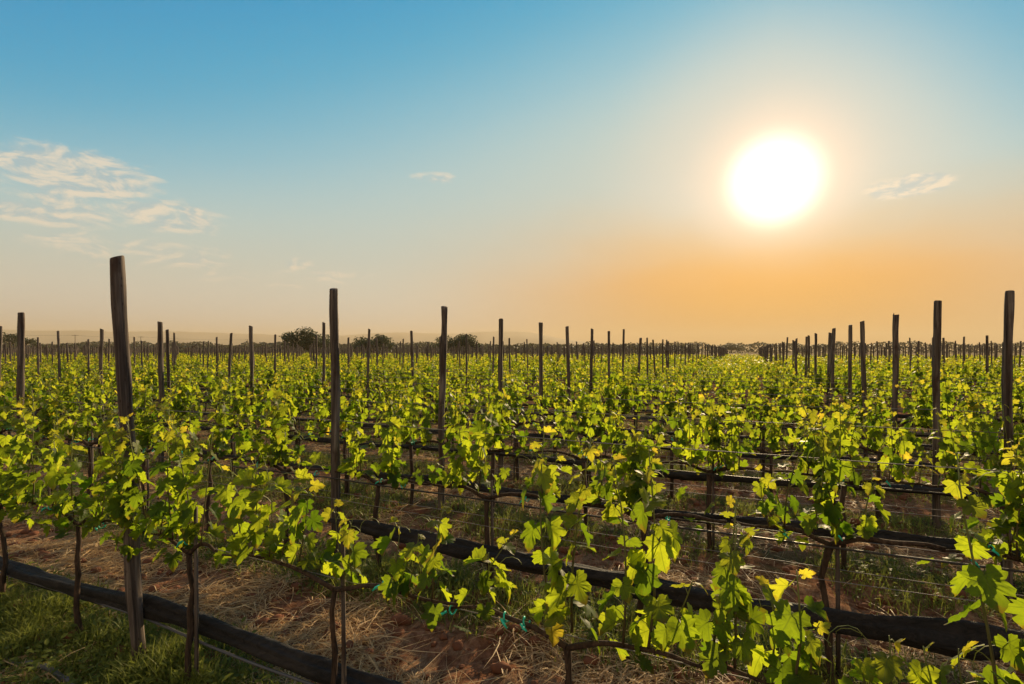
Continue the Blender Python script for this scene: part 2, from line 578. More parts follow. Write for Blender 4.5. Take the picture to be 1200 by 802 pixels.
# ------------------------------------------------------------------ ground
def gh(x, y):
    """height of the soil"""
    x = np.asarray(x, float); y = np.asarray(y, float)
    r = np.sqrt(x * x + y * y)
    u = C_ * x - S_ * y; v = S_ * x + C_ * y
    near = np.clip((14 - r) / 9, 0, 1)
    h = 0.05 * (fbm(x, y, 2.1, 4, 3) - 0.5) + near * (0.05 * (fbm(x, y, 9.0, 3, 11) - 0.5) + 0.075 * (fbm(x, y, 4.6, 3, 13) - 0.5))
    ph = np.abs(((v - ROW0 + ROWSTEP / 2) % ROWSTEP) - ROWSTEP / 2)
    infield = (v < FIELD_END + 1)
    h = h + infield * 0.045 * np.clip(1 - ph / 0.4, 0, 1)
    return h * np.clip((160 - r) / 120, 0, 1) - 0.01


def axis(neg, pos, step, dense_lo, dense_hi, grow):
    a = list(np.arange(dense_lo, dense_hi, step))
    s = step; x = a[-1]
    while x < pos:
        s *= grow; x += s; a.append(x)
    s = step; x = a[0]; b = []
    while x > neg:
        s *= grow; x -= s; b.append(x)
    return np.array(b[::-1] + a)


gx = axis(-7000, 7000, 0.028, -4.0, 4.5, 1.045)
gy = axis(-7000, 7000, 0.028, 0.6, 6.0, 1.045)
X, Y = np.meshgrid(gx, gy)
ny, nx = X.shape
gm = MB()
i = np.arange(ny - 1)[:, None] * nx + np.arange(nx - 1)[None]
q = np.stack([i, i + 1, i + nx + 1, i + nx], -1).reshape(-1, 4)
gm.add(np.stack([X, Y, gh(X, Y)], -1).reshape(-1, 3), np.concatenate([q[:, [0, 1, 2]], q[:, [0, 2, 3]]]))
tag(gm.build('ground', MAT['ground']), kind='structure')

# far hills, a low range along the horizon
hm = MB()
az = np.linspace(R(-75), R(40), 240)
deg = np.degrees(az)
ridge = 62 + 46 * np.exp(-((deg + 1) / 7) ** 2) + 34 * np.exp(-((deg + 13) / 6) ** 2) + 26 * np.exp(-((deg + 33) / 12) ** 2) + 26 * np.exp(-((deg + 55) / 12) ** 2)
ridge = ridge * np.clip((24 - deg) / 22, 0.0, 1) + 10 * (fbm(deg, deg * 0, 0.35, 4, 21) - 0.5)
ridge = np.maximum(ridge, 2)
D0, D1, D2 = 3900, 4400, 5200
ridge = ridge * 1.52
ringv = []
for D, k in ((D0, 0.0), (D0 + 160, 0.45), (D1, 1.0), (D2, -0.05)):
    rr = D + 130 * (vnoise(deg, deg * 0 + D, 0.5, 31) - 0.5)
    ringv.append(np.stack([rr * np.sin(az), rr * np.cos(az), ridge * k * (0.85 + 0.3 * vnoise(deg, deg * 0 + D, 0.8, 41) if k == .45 else 1) - (8 if k <= 0 else 0)], -1))
hv = np.stack(ringv)
n_ = len(az)
i = np.arange(3)[:, None] * n_ + np.arange(n_ - 1)[None]
q = np.stack([i, i + 1, i + n_ + 1, i + n_], -1).reshape(-1, 4)
hm.add(hv.reshape(-1, 3), np.concatenate([q[:, [0, 1, 2]], q[:, [0, 2, 3]]]))
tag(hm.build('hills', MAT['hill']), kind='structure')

# ------------------------------------------------------------------ posts
# measured posts: (line, row index) -> (u, height, radius, lean along the row in degrees)
KEY = {('A', 0): (-2.665, 2.02, .036, -5.0), ('A', 1): (-2.70, 1.99, .036, .3), ('A', 2): (-2.63, 1.965, .036, .3), ('A', 3): (-2.64, 1.92, .035, 0),
       ('A', 4): (-2.64, 1.945, .036, -.4), ('A', 5): (-2.66, 1.95, .034, -1.2), ('A', 6): (-2.66, 1.96, .034, .3), ('A', 7): (-2.66, 1.96, .034, .2),
       ('B', 2): (1.475, 1.915, .030, .3), ('B', 3): (1.465, 1.97, .032, .4), ('B', 4): (1.48, 1.935, .035, .1), ('B', 5): (1.437, 1.94, .034, -1.3),
       ('B', 6): (1.459, 1.945, .034, .2), ('B', 7): (1.417, 1.95, .034, .2), ('C', 1): (-7.03, 1.955, .036, -1.2), ('C', 2): (-6.86, 1.92, .036, -.5),
       ('C', 3): (-6.85, 1.92, .035, .4)}
PITCH = 4.14


def line_u(ci, k):
    """u of the post line number ci (0 = first line right of the far gap, -1 = first line left of it)"""
    if ci >= 0:
        return 1.45 + PITCH * ci
    far = min(1.0, ROWS[k] / FIELD_END)
    return -2.66 + 0.42 * far + PITCH * (ci + 1)


posts = []
for k, v in enumerate(ROWS):
    for ci in range(-60, 9):
        u = line_u(ci, k)
        if u < umin(v) or u > umax(v) + 0.4:
            continue
        key = ({-1: 'A', 0: 'B', -2: 'C'}.get(ci), k)
        g = np.random.default_rng(k * 977 + (ci + 80) * 13)
        if key in KEY:
            u, H, r, lean = KEY[key]; dv = 0.0; g = np.random.default_rng(5)
        else:
            u += g.normal(0, 0.05); dv = g.normal(0, 0.03)
            H = 1.93 + g.normal(0, 0.055); r = g.uniform(.030, .039); lean = g.normal(0, 0.8)
        x, y = Wn(u, v + dv)
        posts.append(dict(k=k, ci=ci, u=u, v=v + dv, H=H, r=r, lean=lean, x=x, y=y, lv=g.normal(0, 0.7) * (key not in KEY)))
for p in posts: p['r'] *= 0.82
posts.sort(key=lambda p: p['y'])
POST_AT = {}
for p in posts: POST_AT[(p['k'], p['ci'])] = p['u']


def post_mesh(mb, H, r, seed, sides=14, segs=18, below=0.12):
    g = np.random.default_rng(seed)
    z = np.concatenate([np.linspace(-below, H - 0.012, segs), [H, H + .001]])
    bend = g.normal(0, 0.012, 2)
    t = (z / H)
    px = bend[0] * np.sin(t * math.pi) + 0.018 * (vnoise(z, z * 0 + seed, 2.2, 5) - .5)
    py = bend[1] * np.sin(t * math.pi * 1.3) + 0.018 * (vnoise(z, z * 0 + seed + 9, 2.2, 6) - .5)
    rad = r * (1.04 - 0.08 * t + 0.20 * (vnoise(z, z * 0 + seed, 5.0, 7) - .5))
    rad[-2] *= 0.97; rad[-1] *= 0.02
    k = np.arange(sides) / sides * 2 * math.pi
    lob = 1 + 0.05 * np.cos(2 * k + g.uniform(0, 6)) + 0.035 * np.cos(3 * k + g.uniform(0, 6))
    lump = 1 + 0.16 * (vnoise(np.cos(k)[None] * 2 + z[:, None] * 4, np.sin(k)[None] * 2 + seed + 0 * z[:, None], 1.5, 8) - .5)
    rr = rad[:, None] * lob[None] * lump
    vx = px[:, None] + rr * np.cos(k); vy = py[:, None] + rr * np.sin(k)
    vz = np.repeat(z[:, None], sides, 1)
    sl = g.uniform(-0.34, 0.34, 2)                          # saw cut slightly out of square
    top = vz > H - 0.02
    vz = np.where(top, vz + sl[0] * (vx - px[:, None]) + sl[1] * (vy - py[:, None]), vz)
    v = np.stack([vx, vy, vz], -1).reshape(-1, 3)
    n = len(z)
    i = np.arange(n - 1)[:, None] * sides; j = np.arange(sides)[None]; j2 = (j + 1) % sides
    q = np.stack([i + j, i + j2, i + sides + j2, i + sides + j], -1).reshape(-1, 4)
    mb.add(v, np.concatenate([q[:, [0, 1, 2]], q[:, [0, 2, 3]]]))


def line_name(ci):
    return (ordinal(ci + 1) + ' right-side line') if ci >= 0 else (ordinal(-ci) + ' left-side line')


POST_LOOK = {('A', 0): 'tallest weathered wooden post leaning slightly in the front row with vine leaves round it',
             ('A', 1): 'knotty grey wooden post with crooked top, second from the front in first left-side line',
             ('B', 2): 'dark wooden post rising behind the big leaves at the frame edge, third row',
             ('B', 4): 'dark wooden post with splintered top, third visible in first right-side line'}
pvar = []
for s in range(10):
    mb = MB(); post_mesh(mb, 1.95, .035, 100 + s, 10, 12)
    pvar.append(mb.mesh('wooden_post', [MAT['wood']]))
pstuff = MB()
for n, p in enumerate(posts):
    rot = (R(p['lv']), R(p['lean']), -TH)
    key = ({-1: 'A', 0: 'B', -2: 'C'}.get(p['ci']), p['k'])
    if n < 290:
        if key in KEY:
            mb = MB(); post_mesh(mb, p['H'], p['r'], 7 + n, 18, 30)
            if key == ('B', 4):                             # splinter left standing on its top
                mb.tube([(-.026, 0, p['H'] - .05), (-.030, 0, p['H'] + .0), (-.028, 0, p['H'] + .022)], [.012, .009, .002], 6)
            o = mb.build('wooden_post', MAT['wood'])
        else:
            o = bpy.data.objects.new('wooden_post', pvar[n % 10])
            C.objects.link(o)
            o.scale = (p['r'] / .035, p['r'] / .035, p['H'] / 1.95)
            rot = (rot[0], rot[1], rot[2] + (n * 2.4) % 6.28)
        o.location = (p['x'], p['y'], 0.0)
        o.rotation_euler = rot
        lab = POST_LOOK.get(key) or 'weathered wooden post in the %s row, %s counted from the far gap' % (ordinal(p['k'] + 1), line_name(p['ci']))
        tag(o, lab, 'post', 'wooden trellis posts')
    else:
        t1 = MB(); post_mesh(t1, p['H'], p['r'] * 1.75, 300 + n, 6, 4)
        v = t1.v[0]; ln = math.tan(R(p['lean'])); lv = math.tan(R(p['lv']))
        v = v + np.stack([v[:, 2] * ln, v[:, 2] * lv, 0 * v[:, 2]], -1)
        pstuff.add(v + np.array([p['x'], p['y'], 0]), t1.f[0])
o = pstuff.build('far_posts', MAT['wood'])
tag(o, 'hundreds of thin wooden trellis posts fading away across the far field', 'posts', kind='stuff')

# ------------------------------------------------------------------ grape leaf
HALF = [(-.10, .05), (-.22, .12), (-.29, .24), (-.24, .30), (-.22, .42), (-.11, .45), (-.05, .55), (.03, .50), (.10, .42), (.16, .36), (.24, .46),
        (.34, .50), (.42, .58), (.50, .50), (.58, .48), (.56, .38), (.53, .30), (.50, .22), (.60, .28), (.70, .30), (.76, .22), (.84, .20), (.90, .10)]
HALF_MID = [(-.22, .12), (-.24, .34), (-.05, .54), (.12, .40), (.38, .56), (.56, .46), (.52, .25), (.72, .28), (.88, .12)]


def leaf_template(half, fold=.22, droop=.25, seed=0):
    g = np.random.default_rng(seed)
    pts = [(0, 0)] + half + [(1.0, 0)] + [(x, -y) for x, y in half[::-1]]
    P = np.array(pts, float)
    P[1:] += g.normal(0, .014, P[1:].shape)
    ctr = np.array([[.22, 0.0]])
    # mid ring for a softer, cupped blade
    ring = ctr + (P - ctr) * .55
    A = np.concatenate([ctr, ring, P])
    n = len(P)
    j = np.arange(n); jn = (j + 1) % n
    f = np.concatenate([np.stack([np.zeros(n, int), 1 + j, 1 + jn], -1),
                        np.stack([1 + j, 1 + n + j, 1 + n + jn], -1), np.stack([1 + j, 1 + n + jn, 1 + jn], -1)])
    x, y = A[:, 0], A[:, 1]
    z = fold * np.abs(y) - droop * np.maximum(x, 0) ** 2 - .5 * droop * y * y + .05 * np.sin(9 * x + g.uniform(0, 6)) * np.abs(y) * 2 + g.normal(0, .012, len(x))
    return np.stack([x, y, z], -1), f, A


def leaf_simple(half, fold, droop):
    P = np.array([(0, 0)] + half + [(1.0, 0)] + [(x, -y) for x, y in half[::-1]], float)
    A = np.concatenate([[[.22, 0]], P]); n = len(P); j = np.arange(n)
    f = np.stack([np.zeros(n, int), 1 + j, 1 + (j + 1) % n], -1)
    z = fold * np.abs(A[:, 1]) - droop * np.maximum(A[:, 0], 0) ** 2
    return np.stack([A[:, 0], A[:, 1], z], -1), f, A


LEAF_HI = [leaf_template(HALF, fo, dr, s) for s, (fo, dr) in enumerate([(.25, .2), (.05, .45), (.55, .3), (-.2, .25), (.3, .65), (.8, .1), (-.05, -.2)])]
LEAF_MID = [leaf_template(HALF_MID, fo, dr, s + 20) for s, (fo, dr) in enumerate([(.25, .2), (.0, .45), (.6, .3), (-.2, .3), (.35, .6)])]
LEAF_LOW = [leaf_simple([(-.2, .3), (.05, .5), (.15, .38), (.45, .52), (.7, .25)], fo, dr) for fo, dr in ((.2, .2), (.4, .3), (-.1, .3))]
LEAF_FAR = [leaf_simple([(.0, .5), (.6, .42)], fo, dr) for fo, dr in ((.2, .2), (.45, .3), (-.1, .3))]


def put_leaves(mb, templates, pos, mid, nrm, size, young, var, g, m=0):
    pos = np.asarray(pos, float); mid = norm(np.asarray(mid, float)); nrm = np.asarray(nrm, float)
    nrm = norm(nrm - (nrm * mid).sum(-1, keepdims=True) * mid)
    side = np.cross(nrm, mid)
    pick = g.integers(0, len(templates), len(pos))
    for t, (A, f, uv) in enumerate(templates):
        s = np.where(pick == t)[0]
        if not len(s): continue
        k = size[s][:, None, None]
        V = pos[s][:, None] + k * (A[None, :, :1] * mid[s][:, None] + A[None, :, 1:2] * side[s][:, None] + A[None, :, 2:] * nrm[s][:, None])
        F = f[None] + (np.arange(len(s)) * len(A))[:, None, None]
        col = np.zeros((len(s), len(A), 4)); col[..., 0] = young[s][:, None]; col[..., 1] = var[s][:, None]; col[..., 3] = 1
        mb.add(V.reshape(-1, 3), F.reshape(-1, 3), col.reshape(-1, 4), m, np.tile(uv, (len(s), 1)))


def grow_shoot(g, base, length, lean, sway=.12):
    """polyline of one young shoot"""
    n = 9
    t = np.linspace(0, 1, n)
    ph = g.uniform(0, 6.28, 2)
    x = base[0] + lean[0] * length * t ** 1.2 + sway * length * .35 * (np.sin(t * 3.2 + ph[0]) - math.sin(ph[0]))
    y = base[1] + lean[1] * length * t ** 1.2 + sway * length * .35 * (np.sin(t * 2.7 + ph[1]) - math.sin(ph[1]))
    z = base[2] + length * (t - .10 * t ** 3 * (abs(lean[0]) + abs(lean[1])))
    return np.stack([x, y, z], -1)


def shoot_leaves(g, P, length, size, step, dens=1.0):
    """leaf positions along a shoot: returns arrays pos, mid, nrm, size, young, petiole starts"""
    n = max(3, int(length / step * dens))
    t = (np.arange(n) + g.uniform(.2, .8, n)) / n
    t = np.clip(t, 0.02, 1)
    idx = t * (len(P) - 1); i0 = np.minimum(idx.astype(int), len(P) - 2); fr = (idx - i0)[:, None]
    st = P[i0] * (1 - fr) + P[i0 + 1] * fr
    phi = np.where(np.arange(n) % 2 == 0, 0.0, math.pi) + g.normal(0, .9, n) + g.uniform(0, 6.28)
    grow = np.where(t > .62, 1 - (t - .62) / .38 * .72, 1.0)
    s = size * grow * g.uniform(.72, 1.2, n)
    pl = s * g.uniform(.3, .7, n)
    el = g.uniform(.1, .9, n)
    pd = np.stack([np.cos(phi) * np.cos(el), np.sin(phi) * np.cos(el), np.sin(el)], -1)
    pos = st + pd * pl[:, None]
    dn = g.uniform(-2.0, .1, n)
    dn = np.where(t > .85, g.uniform(-.4, .9, n), dn)
    ph2 = phi + g.normal(0, .5, n)
    mid = np.stack([np.cos(ph2), np.sin(ph2), dn], -1)
    nrm = np.stack([np.cos(ph2) * .8 + g.normal(0, .35, n), np.sin(ph2) * .8 + g.normal(0, .35, n), np.abs(g.normal(.7, .4, n))], -1)
    young = np.clip((t - .60) / .40, 0, 1) ** 1.3 * g.uniform(.35, 1.0, n) + .10 * g.random(n) ** 3
    young = np.where(g.random(n) < .006, .9, young)
    return pos, mid, nrm, s, np.clip(young, 0, 1), st


def make_vine(g, shoots, arms, lod='hi', trunk_r=.016, stake=False, ties=1, leaf=.105, step=.042, fill=0, topz=.68, low=0.0):
    """returns dict of part meshes; local x along the row. shoots: (x0, length, leanx, leany)"""
    wood, lv = MB(), MB()
    hi = lod == 'hi'
    n = 9 if hi else 6
    t = np.linspace(0, 1, n)
    wig = .018
    px = wig * np.cumsum(g.normal(0, .6, n)); py = wig * np.cumsum(g.normal(0, .6, n))
    px -= px[0]; py -= py[0]
    px -= px[-1] * t; py -= py[-1] * t
    zt = topz - .05
    rad = trunk_r * (1.25 - .4 * t) * g.uniform(.88, 1.14, n)
    rad[-1] *= 1.25
    wood.tube(np.stack([px, py, -.06 + (zt + .06) * t], -1), rad, 8 if hi else 6, wob=.10, seed=int(g.integers(1e6)))
    armp = []
    for ax in arms:
        m = 9 if hi else 6
        s = np.linspace(0, 1, m)
        ax_z = zt + (topz - zt) * np.clip(s * 3.2, 0, 1) + .012 * np.sin(s * 9 + g.uniform(0, 6)) * s
        ax_y = .014 * np.sin(s * 6 + g.uniform(0, 6)) * s
        wood.tube(np.stack([ax * s, ax_y, ax_z], -1), trunk_r * (.85 - .45 * s) * g.uniform(.9, 1.1, m), 7 if hi else 5, wob=.1, seed=int(g.integers(1e6)))
    T = LEAF_HI if hi else LEAF_MID
    for (x0, L, lx, ly) in shoots:
        P = grow_shoot(g, (x0, g.normal(0, .012), topz), L, (lx, ly))
        r0 = .0042 if L > .3 else .0034
        tt = np.linspace(0, 1, len(P))
        cc = np.zeros(((len(P)) * 4 + 2, 4)); cc[:, 0] = np.concatenate([np.repeat(tt, 4), [0, 1]])
        wood.tube(P, r0 * (1 - .65 * tt), 4, cc, 1)
        pos, mid, nrm, s, yg, st = shoot_leaves(g, P, L, leaf, step)
        put_leaves(lv, T, pos, mid, nrm, s, yg, g.random(len(s)), g)
        if hi:                                               # petioles, tendrils
            for a, b in zip(st, pos):
                wood.tube([a, (a + b) / 2 + (0, 0, .006), b], [.0018, .0015, .0012], 3, (.8, 0, 0, 1), 1, cap=False)
            if g.random() < .55:
                q = P[-2 if g.random() < .5 else -3]; dr = g.choice([-1, 1])
                s_ = np.linspace(0, 1, 12)
                tp = np.stack([q[0] + dr * (.10 * s_ + .018 * np.sin(s_ * 9)), q[1] + .03 * s_, q[2] + .05 * s_ + .02 * np.cos(s_ * 9) - .02], -1)
                wood.tube(tp, .0011, 3, (1, 0, 0, 1), 1, cap=False)
    if fill:                                                 # leaves low on the cordon
        if arms:
            x = g.uniform(min(arms), max(arms), fill)
        else:
            x = g.normal(0, .1, fill)
        ph = g.uniform(0, 6.28, fill)
        z = topz + g.uniform(-.05 - low, .14, fill)
        pos = np.stack([x, g.normal(0, .05, fill), z], -1)
        mid = np.stack([np.cos(ph), np.sin(ph), g.uniform(-1.6, -.2, fill)], -1)
        nrm = np.stack([np.cos(ph), np.sin(ph), np.abs(g.normal(.6, .3, fill))], -1)
        put_leaves(lv, T, pos, mid, nrm, leaf * g.uniform(.6, 1.05, fill), .08 * g.random(fill), g.random(fill) * .7, g)
    parts = [('trunk', wood.mesh('trunk', [MAT['bark'], MAT['cane']]), (0, 0, 0))]
    if lv.n:
        parts.append(('foliage', lv.mesh('foliage', [MAT['leaf']]), (0, 0, 0)))
    if stake:
        mb = MB()
        mb.tube([(.035, .01, -.08), (.032, .012, .4), (.028, .01, .74 + .12 * g.random())], [.010, .0095, .009], 7, wob=.06, seed=3)
        parts.append(('stake', mb.mesh('stake', [MAT['wood']]), (0, 0, 0)))
    for q in range(ties):
        mb = MB()
        x = float(g.choice([0.0, *(list(arms) or [0.0])])) * g.uniform(.25, .95) + g.normal(0, .02)
        zt_ = topz + g.uniform(-.03, .03)
        k = np.linspace(0, 2 * math.pi, 10)
        mb.tube(np.stack([x + 0.003 * k, .014 * np.cos(k), zt_ + .014 * np.sin(k)], -1), .0030, 5)
        dr = g.choice([-1, 1])
        mb.tube([(x, -.018, zt_), (x + dr * .014, -.026, zt_ - .008), (x + dr * .026, -.028, zt_ - .024 * g.uniform(.3, 1.3))], [.0040, .0052, .0025], 5)
        parts.append(('tie', mb.mesh('tie', [MAT['tie']]), (0, 0, 0)))
    return parts


def place_vine(parts, u, v, label, mirror=1, sc_=1.0, drz=0.0):
    o = empty('grapevine', W(u, v), -TH + drz)
    o.scale = (mirror * sc_, sc_, sc_)
    for nm, me, loc in parts:
        c = bpy.data.objects.new(nm, me)
        C.objects.link(c)
        c.parent = o
    tag(o, label, 'grapevine', 'grapevines on the trellis rows')
    return o


# ---- front row, vine by vine: (u of the trunk, arms, shoots (u, length, lean along row, lean across), label)
FRONT = [
    (-4.02, (-.45, .40), [(-4.30, .5, .05, 0), (-4.17, .48, -.1, .05), (-4.02, .50, .05, -.05), (-3.88, .46, .1, .05), (-3.76, .50, -.05, 0), (-3.66, .4, .1, -.05)],
     'leafy grapevine at the left-side end of the front row', 60),
    (-3.19, (-.36, .28), [(-3.46, .38, .1, .1), (-3.30, .36, -.05, 0), (-3.19, .34, .05, -.05), (-3.06, .32, .1, .05), (-2.96, .30, .15, 0)],
     'grapevine with thin dark trunk just left-side of the leaning front post', 26),
    (-2.30, (-.52, .20), [(-2.80, .44, .05, -.12), (-2.72, .40, .08, -.20), (-2.68, .30, .0, -.30), (-2.60, .42, -.05, 0), (-2.50, .40, .05, .08), (-2.40, .46, -.05, 0), (-2.30, .44, .02, -.05), (-2.21, .38, .08, .05)],
     'grapevine with thin trunk whose leaves hide the leaning front post', 34),
    (-1.44, (-.62, .55), [(-1.98, .34, -.1, .05), (-1.90, .36, .0, -.1), (-1.80, .36, -.15, 0), (-1.72, .36, .1, .1), (-1.64, .32, .2, 0), (-1.40, .25, -.1, 0), (-1.36, .20, .1, 0),
                        (-1.155, .23, .0, .0), (-1.10, .18, .1, .05), (-1.00, .28, .2, 0)],
     'grapevine with a bare gap over the strawy soil and sunlit yellow-green cluster', 22),
    (-.505, (-.42, .42), [(-.84, .24, .45, .0), (-.78, .16, -.1, 0), (-.55, .54, -.05, 0.03), (-.49, .52, .06, -.03), (-.33, .46, -.08, .02), (-.26, .50, .06, -.04),
                        (-.22, .20, .3, -.05), (-.03, .34, .10, 0)],
     'grapevine with two tall backlit shoots at the middle of the front row', 8),
    (.43, (-.54, .30), [(-.09, .38, .06, .0), (-.05, .18, -.15, .03), (.06, .20, -.06, .02), (.11, .26, .05, .0), (.15, .14, .2, .0), (.30, .15, .02, 0), (.27, .10, -.2, .05), (.395, .13, 0, 0), (.47, .15, -.05, 0), (.52, .52, .0, .05), (.56, .58, .02, -.02)],
     'grapevine with low yellow-tipped shoots and big leaves at the right-side frame edge', 5),
]
for n, (u0, arms, sh, lab, fill) in enumerate(FRONT):
    g = np.random.default_rng(500 + n)
    k_ = 1.34 if n < 3 else 1.2
    parts = make_vine(g, [(u - u0, L * k_, a, b) for (u, L, a, b) in sh], arms, 'hi', .0115, n in (2, 3), 2, .070 if n < 3 else .074, .031 if n < 3 else .036, int(fill * (1.1 if n < 3 else .6)), low=.03)
    place_vine(parts, u0, ROWS[0], lab)


def random_shoots(g, half, n, lo, hi):
    """shoots crowd round the head of the vine, fewer and shorter out along the arms"""
    out_ = []
    for q in range(n):
        xx = float(np.clip(g.normal(0, half * .42), -half, half)) if q % 3 else g.uniform(-half, half)
        L = (lo + (hi - lo) * g.random()) * (1.0 - .45 * abs(xx) / half) * (1.2 if g.random() < .2 else 1)
        out_.append((xx, L, g.normal(0, .13), g.normal(0, .14)))
    return out_


# positions of all the vines in view
SP = .87
vines = []
for k, v in enumerate(ROWS):
    if k == 0: continue
    g = np.random.default_rng(9000 + k)
    off = {1: -2.29, 2: -2.05, 3: -2.4}.get(k, g.uniform(-.43, .43))
    j0 = int(math.floor((umin(v) - off) / SP)); j1 = int(math.ceil((umax(v) + .3 - off) / SP))
    for j in range(j0, j1 + 1):
        u = off + SP * j + g.normal(0, .035)
        x, y = Wn(u, v)
        if y < 0.4 or (k > 2 and g.random() < .05): continue
        vines.append((y, k, u, v))
vines.sort()

# the nearest of them are things of their own
def near_label(k, u):
    """which vine: its row and its count from a post of that row"""
    best = None
    for ci in range(-60, 9):
        if (k, ci) not in POST_AT: continue
        d = u - POST_AT[(k, ci)]
        if best is None or abs(d) < abs(best[0]): best = (d, ci)
    return best


NEAR_N = 285
near = vines[:NEAR_N]
rows_near = {}
for (y, k, u, v) in near: rows_near.setdefault(k, []).append(u)
lab_of = {}
for k, us in rows_near.items():
    us.sort()
    pk = sorted([(POST_AT[(k, ci)], ci) for ci in range(-60, 9) if (k, ci) in POST_AT])
    cnt = {}
    for u in us:
        side = [(abs(u - pu), pu, ci) for pu, ci in pk]
        if not side: lab_of[(k, u)] = 'grapevine in the %s row' % ordinal(k + 1); continue
        d, pu, ci = min(side)
        s = 1 if u > pu else -1
        cnt.setdefault((ci, s), []).append((d, u))
    for (ci, s), lst in cnt.items():
        lst.sort()
        for q, (d, u) in enumerate(lst):
            ln = (ordinal(ci + 1) + ' right-side') if ci >= 0 else (ordinal(-ci) + ' left-side')
            lab_of[(k, u)] = 'leafy grapevine in %s row, %s vine %s of post in %s line' % (ordinal(k + 1), ordinal(q + 1), 'right-side' if s > 0 else 'left-side', ln)

VAR = []
for s in range(14):
    g = np.random.default_rng(700 + s)
    VAR.append(make_vine(g, random_shoots(g, .42, int(g.integers(7, 12)), .32, .64), (-.43, .43), 'mid', .017, s % 3 == 0, 1, .074, .034, 12, low=.05))
for n, (y, k, u, v) in enumerate(near):
    lab = lab_of[(k, u)]
    g = np.random.default_rng(1500 + n)
    if k == 1:
        parts = make_vine(g, random_shoots(g, .42, int(g.integers(6, 10)), .34, .68), (-.43, .43), 'hi', .016, n % 2 == 0, 2, .076, .036, 9, low=.05)
        place_vine(parts, u, v, lab)
    elif k == 2:
        parts = make_vine(g, random_shoots(g, .42, int(g.integers(7, 11)), .34, .68), (-.43, .43), 'mid', .017, n % 3 == 0, 2, .075, .035, 10, low=.05)
        place_vine(parts, u, v, lab)
    else:
        place_vine(VAR[int(g.integers(len(VAR)))], u, v, lab, int(g.choice([-1, 1])), g.uniform(.86, 1.10), g.normal(0, .08))

# the thousands beyond: one mass
far = MB()
FV = {'mid': [], 'far': []}
for s in range(8):
    for lod, T, n_leaf, sz in (('mid', LEAF_LOW, 128, .078), ('far', LEAF_FAR, 66, .11)):
        g = np.random.default_rng(2200 + s)
        mb = MB()
        sh = random_shoots(g, .42, 10, .36, .62)
        pos = []; yg = []
        for i in range(n_leaf):
            x0, L, lx, ly = sh[i % len(sh)]
            t = g.random() ** .9
            pos.append((x0 + lx * L * t + g.normal(0, .06), ly * L * t + g.normal(0, .07), .62 + (L + .04) * t)); yg.append(max(0, (t - .7) / .3) * g.uniform(.2, 1))
        ph = g.uniform(0, 6.28, n_leaf)
        mid = np.stack([np.cos(ph), np.sin(ph), g.uniform(-1.5, .2, n_leaf)], -1)
        nrm = np.stack([np.cos(ph), np.sin(ph), np.abs(g.normal(.7, .4, n_leaf))], -1)
        put_leaves(mb, T, pos, mid, nrm, sz * g.uniform(.7, 1.15, n_leaf), np.array(yg), g.random(n_leaf), g)
        for x_ in ((0.0,) if lod == 'far' else (0.0,)):
            pass
        tb = MB(); tb.tube([(0, 0, -.03), (.01, 0, .66)], .02, 4, cap=False)
        FV[lod].append((np.concatenate(mb.v), np.concatenate(mb.f), np.concatenate(mb.c), tb.v[0], tb.f[0]))
bins = {}
for n, (y, k, u, v) in enumerate(vines[NEAR_N:]):
    lod = 'mid' if v < 28 else 'far'
    s = n * 7919 % 8
    bins.setdefault((lod, s), []).append((u, v, n))
for (lod, s), lst in bins.items():
    vv, ff, cc, tv, tf = FV[lod][s]
    g = np.random.default_rng(31 + s)
    uv_ = np.array([(a, b) for a, b, _ in lst]); m = len(lst)
    x, y = Wn(uv_[:, 0], uv_[:, 1])
    rz = -TH + g.choice([0, math.pi], m) + g.normal(0, .12, m)
    k = g.uniform(.84, 1.14, m); kz = k * g.uniform(.74, 1.0, m); wk = g.normal(0, .16, m)
    for V0, F0, C0, mi in ((vv, ff, cc, 0), (tv, tf, None, 1)):
        if mi == 1 and lod == 'far': continue
        ca, sa = np.cos(rz)[:, None], np.sin(rz)[:, None]
        P = np.stack([x[:, None] + k[:, None] * (ca * V0[:, 0] - sa * V0[:, 1]), y[:, None] + k[:, None] * (sa * V0[:, 0] + ca * V0[:, 1]), kz[:, None] * V0[None, :, 2]], -1)
        F = F0[None] + (np.arange(m) * len(V0))[:, None, None]
        far.add(P.reshape(-1, 3), F.reshape(-1, 3), None if C0 is None else np.clip(np.tile(C0, (m, 1)) + np.repeat(wk, len(V0))[:, None] * np.array([.35, 1.0, 0, 0]), 0, 1), mi)
o = far.build('far_vines', [MAT['leaf_far'], MAT['bark']])
tag(o, 'thousands of leafy grapevine rows receding to the horizon', 'vineyard', kind='stuff')

# ------------------------------------------------------------------ trellis wires, drip hose and rolled nets on every near row
def along_row(u0, u1, v, z, n, sag=.0, wob=.0, seed=0, pitch=PITCH):
    u = np.linspace(u0, u1, n)
    f = ((u - 1.45) % pitch) / pitch
    zz = z - sag * 4 * f * (1 - f) + wob * (vnoise(u, u * 0 + seed, 1.3, seed) - .5) * 2
    vv = v + wob * (vnoise(u, u * 0 + seed + 5, 1.1, seed + 3) - .5) * 2
    x, y = Wn(u, vv)
    return np.stack([x, y, zz], -1)


